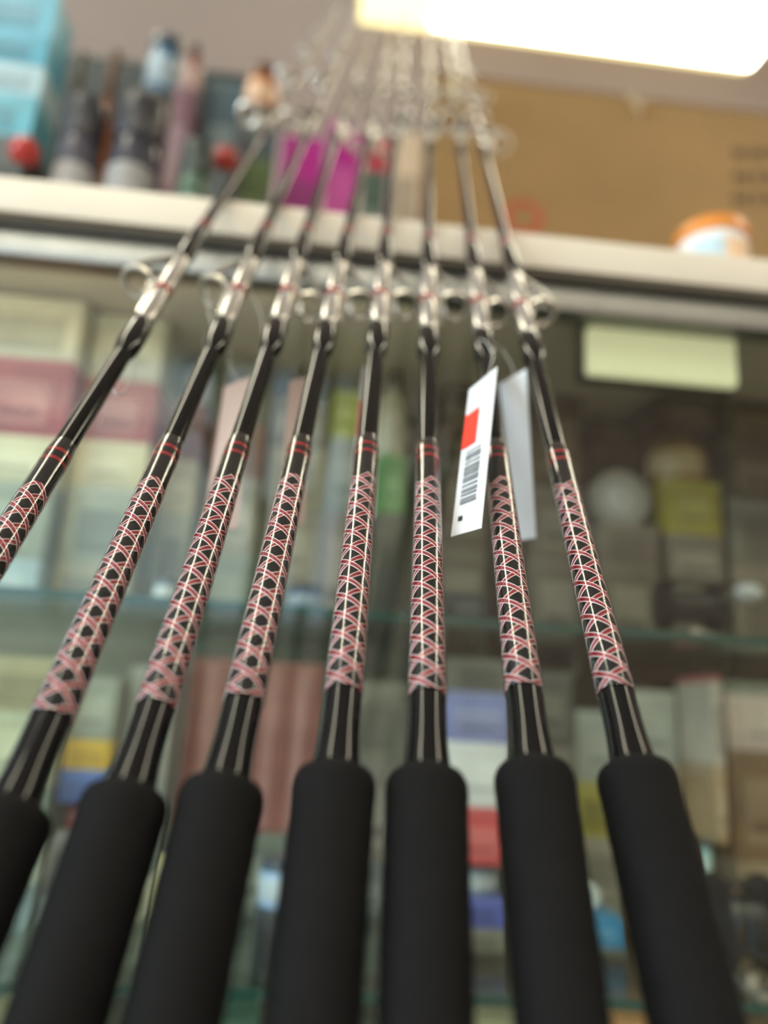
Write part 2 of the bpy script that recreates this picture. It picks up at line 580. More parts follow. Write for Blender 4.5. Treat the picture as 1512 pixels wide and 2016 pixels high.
for s0, s1 in ((0.2020, 0.2042), (0.2096, 0.2118)):
    r = wrap_r(0.207) + 0.0003
    b.lathe([(r - 0.0003, s0 - 0.0001 + BUTT), (r, s0 + BUTT), (r, s1 + BUTT), (r - 0.0003, s1 + 0.0001 + BUTT)], 36)
ME['trim_ring'] = b.mesh('trim_ring', M_TRIMRED)


def thread_band(hand, phase, lift):
    """one helical band: white, red, red, white threads lying side by side"""
    b = MB()
    PITCHL, s0, s1 = 0.0336, 0.0355, 0.1830
    offs = [(-1.15, 0.18, 1), (-0.52, 0.41, 0), (0.52, 0.41, 0), (1.15, 0.18, 1)]
    spt = 40
    n = int((s1 - s0) / PITCHL * spt)
    for off, half, mi in offs:
        rings = []
        for k in range(n + 1):
            sc = s0 + k * PITCHL / spt
            ang = hand * 2 * math.pi * k / spt + phase
            al = math.atan(PITCHL / (2 * math.pi * wrap_r(sc)))
            ring = []
            for w, h in ((-1, 0.0), (-0.55, 0.8), (0.55, 0.8), (1, 0.0)):
                o = (off + w * half) / 1000
                s = min(max(sc + o * math.cos(al), 0.0368), 0.1815)
                r = wrap_r(s) + 0.00004 + lift + h * 0.00020
                a = ang - hand * o * math.sin(al) / r
                ring.append((r * math.cos(a), r * math.sin(a), s + BUTT))
            rings.append(ring)
        b.quadstrip(rings, False, mi)
    return b.mesh('thread_band', [M_RED, M_WHITE], True, 70)


BANDS = [thread_band(h_, 2 * math.pi * k / 3, 0.0 if h_ > 0 else 0.00016) for h_ in (1, -1) for k in range(3)]


def guide_meshes(s, R, h, L, wide):
    """line guide at distance s: meshes for frame, insert ring, wraps"""
    z = s + BUTT
    rr = blank_r(s)
    fr = MB()
    cz = z + 0.10 * L
    n = Vector((0, -0.22, 1)).normalized()
    fr.torus(R, 0.0023 * wide, (0, h, cz), n, 32, 8)
    wleg, tleg = 0.0076 * wide, 0.0016 * wide
    for sx in (-1, 1):                        # twin legs to the upper foot
        fr.tube([(sx * R * 0.93, h + R * 0.25, cz), (sx * R * 0.72, h * 0.62 + rr * 0.4, cz + L * 0.42), (sx * rr * 0.35, rr + 0.0008, cz + L * 0.85), (sx * rr * 0.2, rr + 0.0007, cz + L * 1.25)], 0, flat=(wleg * 0.8, tleg))
    fr.tube([(0, h - R * 0.98, cz), (0, (h - R) * 0.7 + rr * 0.3, cz - L * 0.3), (0, rr + 0.0008, cz - L * 0.75), (0, rr + 0.0007, cz - L * 1.2)], 0, flat=(wleg * 1.2, tleg))
    ins = MB()
    ins.torus(R - 0.0023 * wide, 0.0010 * wide, (0, h, cz), n, 28, 8)
    return fr.mesh('guide_frame', M_STEEL), ins.mesh('guide_insert', M_CERAMIC)


def wrap_piece(name, s0, s1, extra, m, taper=0.012):
    return lathe_part(name, [(blank_r(s0) - 0.0001, s0), (blank_r(s0) + extra * 0.5, s0 + taper * 0.35), (blank_r(s0 + taper) + extra, s0 + taper),
                             (blank_r(s1 - taper) + extra, s1 - taper), (blank_r(s1) + extra * 0.5, s1 - taper * 0.35), (blank_r(s1) - 0.0001, s1)], m, 28)


GUIDES = []
for s, R, h, L, wide, ext in ((0.448, 0.0128, 0.025, 0.046, 1.0, 0.0025), (0.985, 0.0135, 0.030, 0.048, 1.1, 0.0022), (1.235, 0.010, 0.021, 0.036, 1.0, 0.0017),
                              (1.47, 0.0068, 0.014, 0.024, 0.7, 0.001), (1.69, 0.0058, 0.012, 0.021, 0.65, 0.0009), (1.90, 0.0050, 0.0105, 0.019, 0.6, 0.0008), (2.09, 0.0045, 0.0095, 0.017, 0.6, 0.0008)):
    f_, i_ = guide_meshes(s, R, h, L, wide)
    wr = []
    if s < 0.5:
        wr = [('guide_wrap', wrap_piece('guide_wrap', 0.328, 0.378, ext, M_SLEEVE)),
              ('silver_wrap', wrap_piece('silver_wrap', 0.3765, 0.4265, 0.0012, M_SILVER, 0.004)),
              ('trim_ring', wrap_piece('trim_ring', 0.4265, 0.4320, 0.0015, M_TRIMRED, 0.001)),
              ('silver_wrap', wrap_piece('silver_wrap', 0.4320, 0.492, 0.0012, M_SILVER, 0.004)),
              ('guide_wrap', wrap_piece('guide_wrap', 0.493, 0.565, ext * 0.8, M_SLEEVE)),
              ('trim_ring', wrap_piece('trim_ring', 0.572, 0.578, 0.0009, M_TRIMRED, 0.001))]
    else:
        wr = [('guide_wrap', wrap_piece('guide_wrap', s - L * 1.9, s - L * 0.6, ext, M_SLEEVE, 0.008)),
              ('guide_wrap', wrap_piece('guide_wrap', s + L * 0.9, s + L * 2.0, ext, M_SLEEVE, 0.008)),
              ('silver_wrap', wrap_piece('silver_wrap', s - L * 0.55, s + L * 0.5, ext * 0.6, M_SILVER, 0.004)),
              ('trim_ring', wrap_piece('trim_ring', s + L * 2.1, s + L * 2.1 + 0.005, 0.0006, M_TRIMRED, 0.001))]
    GUIDES.append((f_, i_, wr))
b = MB()
b.lathe([(0.0017, 2.235 + BUTT), (0.0017, 2.252 + BUTT)], 12)
b.torus(0.004, 0.0008, (0, 0.003, 2.256 + BUTT), (0, -0.4, 1), 20, 6)
ME['tip_top'] = b.mesh('tip_top', M_STEEL)

ROD_LABELS = [
    'black fishing rod with red cross wrap, first in the row from the shop front',
    'black fishing rod with red cross wrap, second in the row from the shop front',
    'black red-wrapped fishing rod in front of the wide pale pink tag',
    'black red-wrapped fishing rod in front of the narrow pale pink tag',
    'black red-wrapped fishing rod beside the edge-on tag with an orange corner',
    'black red-wrapped fishing rod without a tag, between two tagged rods',
    'black red-wrapped fishing rod half hidden by the tag with the orange sticker',
    'black red-wrapped fishing rod ending the row, on the side of the jar',
]
for i, (A, d) in enumerate(rods):
    A0 = A - d * BUTT
    t = thing('fishing_rod', ROD_LABELS[i], 'fishing rod', (0, 0, 0), 0, 'fishing rods leaning on the counter')
    yv = -PN if PN.y > 0 else PN.copy()
    yv = (yv - d * yv.dot(d)).normalized()
    xv = yv.cross(d)
    m4 = Matrix((xv, yv, d)).transposed().to_4x4()
    m4.translation = A0
    t.matrix_world = m4
    t.rotation_mode = 'QUATERNION'
    t.matrix_world = m4
    spin = random.uniform(-0.5, 0.5)
    sink = max(0.0095 * math.sqrt(1 - d.z ** 2), 0.0118 * math.sqrt(1 - d.z ** 2) - 0.004 * d.z)
    slide = (sink - 0.0004 - A0.z) / d.z           # rear grip trimmed so that each butt stands on the floor
    for k in ('butt_cap', 'rear_grip', 'reel_seat', 'fore_grip', 'butt_sleeve', 'blank', 'trim_ring', 'tip_top'):
        o = link(k, ME[k], t)
        if k == 'butt_cap':
            o.location.z = slide
        elif k == 'rear_grip':
            o.scale.z = (0.19 - slide) / 0.19
            o.location.z = (BUTT - 0.322) * (1 - o.scale.z)
    w = link('butt_wrap', ME['butt_wrap'], t)
    w.rotation_euler = (0, 0, spin)
    for bnd in BANDS:
        link('thread_band', bnd, w)
    link('clear_coat', ME['clear_coat'], w)
    for gi, (f_, i_, wr) in enumerate(GUIDES):
        g = link('line_guide', f_, t)
        g.rotation_euler = (0, 0, math.radians(GUIDE_TURN[i][gi]))
        link('guide_insert', i_, g)
        for nm, me in wr:
            link(nm, me, g)

# ------------------------------------------------------------------ tags and strings on the rods
M_CARD = mat('white_card', (226, 229, 234), 0.5, var=0.03, scale=20)
M_CARD_PINK = mat('pink_card', (214, 190, 182), 0.5, var=0.05, scale=20)
M_STICKER = mat('orange_red_sticker', (255, 42, 10), 0.45, var=0.04)
M_INK = mat('grey_ink', (128, 130, 134), 0.6)
M_INKD = mat('dark_ink', (40, 42, 46), 0.6)
M_STRING = mat('clear_elastic', (206, 206, 200), 0.3)


def card(name, pts, m, parent, bow=0.0, th=0.0004):
    """thin card from a fan of 3D corner points, with real thickness"""
    pts = [Vector(p) for p in pts]
    n = (pts[1] - pts[0]).cross(pts[-1] - pts[0]).normalized()
    if n.dot(ORG - pts[0]) < 0:
        n = -n
    b = MB()
    b.poly([p + n * th / 2 for p in pts])
    b.poly([p - n * th / 2 for p in reversed(pts)])
    k = len(pts)
    for i in range(k):
        p, q = pts[i], pts[(i + 1) % k]
        b.poly([p + n * th / 2, p - n * th / 2, q - n * th / 2, q + n * th / 2])
    return b.build(name, m, parent, False), n


def price_tag(label, corners, m, string_px, marks=()):
    """corners: pixels with depth, first four are shoulder, peak, bottom right, bottom left"""
    P = [at_depth(*c) for c in corners]
    t = thing('price_tag', label, 'tag', (0, 0, 0), 0, 'tags hanging on the rods')
    body, n = card('card', P, m, t)
    a, c2, c3, c4 = P[0], P[1], P[-2], P[-1]

    def uv(u, v, lift):
        return (a.lerp(c2, u)).lerp(c4.lerp(c3, u), v) + n * lift
    for u0, u1, v0, v1, mm_, nm in marks:
        card(nm, [uv(u0, v0, 0.0006), uv(u1, v0, 0.0006), uv(u1, v1, 0.0006), uv(u0, v1, 0.0006)], mm_, body, th=0.0002)
    b = MB()
    b.tube([at_depth(*q) for q in string_px], 0.00035, 6)
    b.build('string', M_STRING, t)
    t.location = c4
    for ch in t.children:
        ch.location = -c4
    return t


bars = []
v = 0.50
random.seed(3)
while v < 0.83:
    h = random.choice((0.006, 0.010, 0.018))
    bars.append((0.20, 0.72, v, v + h, M_INK, 'barcode_bar'))
    v += h + random.choice((0.007, 0.011, 0.016))
price_tag('white price tag with an orange-red sticker and a barcode', [(924, 768, 0.484), (979, 722, 0.472), (948, 1040, 0.388), (888, 1057, 0.402)], M_CARD,
          [(945, 765, 0.4765), (962, 736, 0.482), (972, 700, 0.512), (958, 672, 0.530), (944, 668, 0.535)],
          [(0.02, 0.50, 0.215, 0.46, M_STICKER, 'sticker'), (0.20, 0.34, 0.90, 0.925, M_INKD, 'printed_mark')] + bars)
price_tag('plain white tag hanging behind the rod beside the sticker tag', [(983, 756, 0.560), (1036, 726, 0.545), (1055, 1059, 0.515), (1020, 1064, 0.528)], M_CARD,
          [(1015, 745, 0.552), (1006, 715, 0.556), (990, 690, 0.560), (965, 672, 0.556)])
price_tag('wide pale pink tag hanging behind a rod', [(441, 762, 0.57), (496, 740, 0.575), (468, 1040, 0.53), (397, 1045, 0.522)], M_CARD_PINK,
          [(470, 750, 0.5725), (452, 725, 0.58), (450, 690, 0.60), (480, 668, 0.585)])
price_tag('narrow pale pink tag hanging behind a rod', [(571, 750, 0.57), (612, 740, 0.585), (600, 1030, 0.54), (546, 1035, 0.52)], M_CARD_PINK,
          [(590, 748, 0.578), (576, 725, 0.575), (600, 700, 0.565), (640, 668, 0.560)])
price_tag('white tag turned edge-on with an orange-red corner beside a rod', [(714, 722, 0.555), (752, 708, 0.575), (738, 1020, 0.545), (683, 1020, 0.515)], M_CARD,
          [(735, 716, 0.565), (728, 700, 0.575), (738, 685, 0.572), (748, 672, 0.565)], [(0.0, 0.40, 0.24, 0.48, M_STICKER, 'sticker')])


def elastic(label, px):
    b = MB()
    pts = [at_depth(*q) for q in px]
    sm = []
    for i in range(len(pts) - 1):                # Catmull-Rom
        p0, p1, p2, p3 = pts[max(i - 1, 0)], pts[i], pts[i + 1], pts[min(i + 2, len(pts) - 1)]
        for k in range(6):
            t = k / 6
            sm.append(0.5 * ((2 * p1) + (p2 - p0) * t + (2 * p0 - 5 * p1 + 4 * p2 - p3) * t * t + (3 * p1 - p0 - 3 * p2 + p3) * t ** 3))
    sm.append(pts[-1])
    b.tube(sm, 0.0005, 6)
    tag(b.build('elastic_loop', M_STRING), label, 'string')


elastic('thin clear loop curling round the first rod in the row', [(272, 612, 0.575), (277, 650, 0.548), (240, 676, 0.525), (213, 712, 0.512), (215, 745, 0.50), (233, 778, 0.487), (262, 742, 0.522), (262, 700, 0.53), (236, 694, 0.517)])
elastic('thin clear loop hanging by the second rod in the row', [(404, 566, 0.60), (411, 612, 0.575), (420, 650, 0.55), (437, 694, 0.535), (428, 706, 0.531), (408, 694, 0.529)])
elastic('thin clear loop hanging between the second and third rods', [(478, 560, 0.61), (498, 585, 0.60), (513, 620, 0.59), (517, 655, 0.575), (508, 690, 0.565)])

# ------------------------------------------------------------------ goods
NAVY, WHITE_ = (44, 50, 92), (226, 226, 220)


def cm(rgb, rough=0.45):
    return mat('goods_%d_%d_%d' % rgb, rgb, rough, var=0.10, scale=25)


def mix(a, b_, t):
    return tuple(int(x + (y - x) * t) for x, y in zip(a, b_))


def goods_box(t, w, d, h, rgb, rng):
    """retail box: body, tuck lid and printed front panel with stripes"""
    lid = min(0.016, h * 0.22)
    box_obj('body', cm(rgb), t, -w / 2, w / 2, -d / 2, d / 2, 0, h - lid, 0.0015)
    box_obj('lid', cm(mix(rgb, (255, 255, 255), 0.10)), t, -w / 2 - 0.0006, w / 2 + 0.0006, -d / 2 - 0.0006, d / 2, h - lid, h, 0.0015)
    tone = mix(rgb, (245, 240, 225), 0.24) if rng.random() < 0.6 else mix(rgb, (20, 22, 26), 0.22)
    a = rng.uniform(0.55, 0.8)
    p = box_obj('front_panel', cm(tone), t, -w * a / 2, w * a / 2, -d / 2 - 0.0012, -d / 2, (h - lid) * 0.18, (h - lid) * 0.86)
    box_obj('stripe', cm(mix(rgb, (20, 20, 25), 0.18)), p, -w * a / 2 * 0.8, w * a / 2 * 0.8, -d / 2 - 0.002, -d / 2 - 0.0012, (h - lid) * 0.30, (h - lid) * 0.42)


def goods_jar(t, w, d, h, rgb, rng, lid=None):
    r = w / 2
    lid = lid or mix(rgb, (30, 30, 34), 0.6)
    b = MB()
    b.lathe([(r * 0.88, 0), (r * 0.97, h * 0.03), (r, h * 0.08), (r, h * 0.70), (r * 0.95, h * 0.76), (r * 0.86, h * 0.79)], 28)
    b.build('body', cm(rgb, 0.25), t)
    b = MB()
    b.lathe([(r * 0.97, h * 0.79), (r * 1.0, h * 0.80), (r * 1.0, h * 0.96), (r * 0.94, h)], 28)
    b.build('lid', cm(lid, 0.35), t)
    b = MB()
    b.lathe([(r * 1.002, h * 0.18), (r * 1.012, h * 0.19), (r * 1.012, h * 0.62), (r * 1.002, h * 0.63)], 28)
    b.build('paper_band', cm(mix(rgb, (240, 236, 226), 0.5)), t)


def goods_bottle(t, w, d, h, rgb, rng, cap=None):
    r = w / 2
    b = MB()
    b.lathe([(r * 0.9, 0), (r, h * 0.03), (r, h * 0.58), (r * 0.86, h * 0.68), (r * 0.45, h * 0.78), (r * 0.40, h * 0.82)], 24)
    b.build('body', cm(rgb, 0.2), t)
    b = MB()
    b.lathe([(r * 0.48, h * 0.82), (r * 0.5, h * 0.83), (r * 0.48, h * 0.99), (r * 0.42, h)], 20)
    b.build('cap', cm(cap or mix(rgb, (20, 20, 20), 0.5), 0.4), t)
    b = MB()
    b.lathe([(r * 1.002, h * 0.12), (r * 1.012, h * 0.125), (r * 1.012, h * 0.50), (r * 1.002, h * 0.505)], 24)
    b.build('paper_band', cm(mix(rgb, (235, 232, 220), 0.45)), t)


def goods_spool(t, w, d, h, rgb, rng):
    """line spool standing on its flange edge, facing the glass"""
    R, D = h / 2, min(d, h * 0.6)
    for y0, nm in ((-D / 2, 'flange'), (D / 2 - D * 0.12, 'flange')):
        b = MB()
        b.lathe([(R * 0.25, 0), (R * 0.98, 0), (R, D * 0.03), (R, D * 0.09), (R * 0.98, D * 0.12), (R * 0.25, D * 0.12)], 32)
        for i, (x, y, z) in enumerate(b.v):
            b.v[i] = (x, y0 + z, R + y)
        b.build(nm, cm(mix(rgb, (240, 240, 235), 0.35)), t)
    b = MB()
    b.lathe([(R * 0.8, -D * 0.38), (R * 0.84, -D * 0.1), (R * 0.84, D * 0.1), (R * 0.8, D * 0.38)], 28)
    for i, (x, y, z) in enumerate(b.v):
        b.v[i] = (x, z, R + y)
    b.build('wound_line', cm(rgb, 0.3), t)
    b = MB()
    b.lathe([(R * 0.55, 0), (R * 0.56, 0.0006), (R * 0.54, 0.0012)], 28)
    for i, (x, y, z) in enumerate(b.v):
        b.v[i] = (x, -D / 2 - z, R + y)
    b.build('paper_disc', cm(mix(rgb, (250, 250, 245), 0.65)), t)


def goods_pack(t, w, d, h, rgb, rng):
    """blister pack: hang card, clear bubble, lure and tray foot"""
    b = MB()
    b.box(-w / 2, w / 2, 0.008, 0.0095, 0.0, h, 0)
    b.build('hang_card', cm(rgb), t)
    box_obj('header', cm(mix(rgb, (240, 236, 220), 0.5)), t, -w / 2, w / 2, 0.0068, 0.008, h * 0.76, h * 0.93)
    b = MB()
    rings = []
    for zz, k in ((0.02, 0.2), (0.06, 0.8), (0.2, 1.0), (0.55, 1.0), (0.68, 0.8), (0.72, 0.2)):
        rings.append([(-w * 0.4, 0.008, h * zz), (-w * 0.36, 0.008 - 0.022 * k, h * zz), (w * 0.36, 0.008 - 0.022 * k, h * zz), (w * 0.4, 0.008, h * zz)])
    b.quadstrip(rings, False)
    b.poly(rings[0])
    b.poly(rings[-1])
    b.build('bubble', CLEAR_PLASTIC, t)
    b = MB()
    n = 10
    b.lathe([(max(0.001, w * 0.16 * math.sin(math.pi * (k + 0.3) / (n + 0.6))), h * (0.10 + 0.5 * k / n)) for k in range(n + 1)], 14, c=(0, -0.002), sy=0.5)
    b.build('lure', cm(mix((255, 255, 255), rgb, 0.4) if rng.random() < 0.5 else (200, 120, 60), 0.2), t)
    box_obj('foot', cm(mix(rgb, (250, 250, 250), 0.2)), t, -w * 0.42, w * 0.42, -0.016, 0.008, 0, 0.002)


def goods_reel(t, w, d, h, rgb, rng):
    """conventional reel lying on its foot: side plates, spool, handle"""
    R = h * 0.44
    dark = cm(rgb, 0.25)
    for x0, sgn in ((-w * 0.26, -1), (w * 0.26, 1)):
        b = MB()
        b.lathe([(R * 0.5, -0.004), (R * 0.97, -0.003), (R, 0), (R * 0.97, 0.004), (R * 0.6, 0.008), (R * 0.3, 0.010)], 30)
        for i, (x, y, z) in enumerate(b.v):
            b.v[i] = (x0 + sgn * z, y, R + h * 0.08 + x)
        b.build('side_plate', dark, t)
    b = MB()
    b.lathe([(R * 0.85, -w * 0.25), (R * 0.85, -w * 0.22), (R * 0.6, -w * 0.2), (R * 0.6, w * 0.2), (R * 0.85, w * 0.22), (R * 0.85, w * 0.25)], 28)
    for i, (x, y, z) in enumerate(b.v):
        b.v[i] = (z, y, R + h * 0.08 + x)
    b.build('spool', cm(mix(rgb, (60, 62, 66), 0.4), 0.2), t)
    b = MB()
    for a in (0.4, 2.0, 3.6):
        b.tube([(-w * 0.25, R * 0.92 * math.cos(a), R + h * 0.08 + R * 0.92 * math.sin(a)), (w * 0.25, R * 0.92 * math.cos(a), R + h * 0.08 + R * 0.92 * math.sin(a))], 0.003, 8)
    b.build('frame_pillar', dark, t)
    b = MB()
    b.tube([(w * 0.30, 0, R + h * 0.08), (w * 0.34, -R * 0.2, R + h * 0.08), (w * 0.36, -R * 0.9, R * 1.5 + h * 0.08)], 0, flat=(0.009, 0.003))
    b.build('crank_arm', M_STEEL, t)
    b = MB()
    b.lathe([(0.003, 0), (0.009, 0.004), (0.011, 0.014), (0.009, 0.024), (0.004, 0.028)], 16)
    for i, (x, y, z) in enumerate(b.v):
        b.v[i] = (w * 0.36 + z, -R * 0.9 + x, R * 1.5 + h * 0.08 + y)
    b.build('knob', cm((190, 192, 194), 0.25), t)
    b = MB()
    b.box(-w * 0.12, w * 0.12, -R * 0.95, R * 0.95, 0, h * 0.05)
    b.box(-w * 0.06, w * 0.06, -R * 0.35, R * 0.35, h * 0.05, h * 0.14)
    b.build('reel_foot', M_STEEL, t)


def goods_float(t, w, d, h, rgb, rng):
    """round fishing float with stem"""
    R = min(w / 2, (h - 0.004) / 2)
    b = MB()
    z0 = h - 2 * R - 0.004
    if z0 > 0.002:
        b.lathe([(R * 0.7, 0), (R * 0.7, 0.003), (0.004, 0.006), (0.004, z0 + 0.003)], 16)
        b.build('stand', cm((60, 62, 60)), t)
    z0 = max(z0, 0)
    b = MB()
    b.lathe([(R * math.sin(math.pi * (k + 0.4) / 16.8), z0 + R - R * math.cos(math.pi * (k + 0.4) / 16.8)) for k in range(17)], 28)
    b.build('ball', cm(rgb, 0.2), t)
    b = MB()
    b.lathe([(R * 0.16, h - 0.006), (R * 0.18, h - 0.004), (R * 0.16, h)], 14)
    b.build('button', cm((235, 230, 222), 0.3), t)


KINDS = {'box': (goods_box, 'retail_box', 'box'), 'jar': (goods_jar, 'bait_jar', 'jar'), 'bottle': (goods_bottle, 'bottle', 'bottle'),
         'spool': (goods_spool, 'line_spool', 'spool'), 'pack': (goods_pack, 'blister_pack', 'package'), 'reel': (goods_reel, 'fishing_reel', 'reel'), 'float': (goods_float, 'fishing_float', 'float')}
NOUN = {'box': 'cardboard box', 'jar': 'round jar', 'bottle': 'bottle', 'spool': 'spool of line', 'pack': 'blister pack', 'reel': 'fishing reel', 'float': 'round float'}
rng = random.Random(11)
used = set()


placed = []                                     # footprints (x0, x1, y0, y1, z0) of the columns already standing


def column(x0, x1, Y, z0, items, where, depth=0.09, group=None, zmax=9.0):
    """an upright column of goods standing on one another: items bottom-up as (top pixel, kind, rgb, colour words)"""
    yref = sum(it[0] for it in items) / len(items)
    a, c = at_Y(x0, yref, Y).x, at_Y(x1, yref, Y).x
    gap = 0.0025
    for p in placed:                            # keep clear of the neighbours
        if abs(p[4] - z0) > 0.01 or p[2] >= Y + depth + gap or p[3] <= Y - gap or p[0] >= c + gap or p[1] <= a - gap:
            continue
        if p[0] + p[1] < a + c:
            a = max(a, p[1] + gap)
        else:
            c = min(c, p[0] - gap)
    assert c - a > 0.012, (x0, x1, Y, c - a)
    placed.append((a, c, Y, Y + depth, z0))
    z = z0
    below = where
    for ytop, kind, rgb, word in items:
        Yt = Y + depth * 0.5 if kind in ('jar', 'bottle', 'float', 'spool') else Y
        top = min((at_Y(x0, ytop, Yt).z + at_Y(x1, ytop, Yt).z) / 2, zmax)
        h = top - z
        w = (c - a) * 0.97
        if h < 0.006:                           # no room left under the shelf above
            continue
        fn, nm, cat = KINDS[kind]
        label = '%s %s on %s' % (word, NOUN[kind], below)
        assert label not in used, label
        used.add(label)
        if kind in ('jar', 'bottle', 'float'):
            w = min(w, depth * 0.96)
        if kind == 'spool':
            h = min(h, w)
        rz = math.radians(rng.uniform(-1.2, 1.2)) if kind == 'box' else 0
        t = thing(nm, label, cat, ((a + c) / 2, Y + depth / 2, z + 0.0002), rz, group)
        fn(t, w, depth * 0.96, h - 0.0003, rgb, rng)
        z = z + h
        below = 'the ' + word + ' ' + NOUN[kind].split()[-1] if kind != 'spool' else 'the ' + word + ' spool'


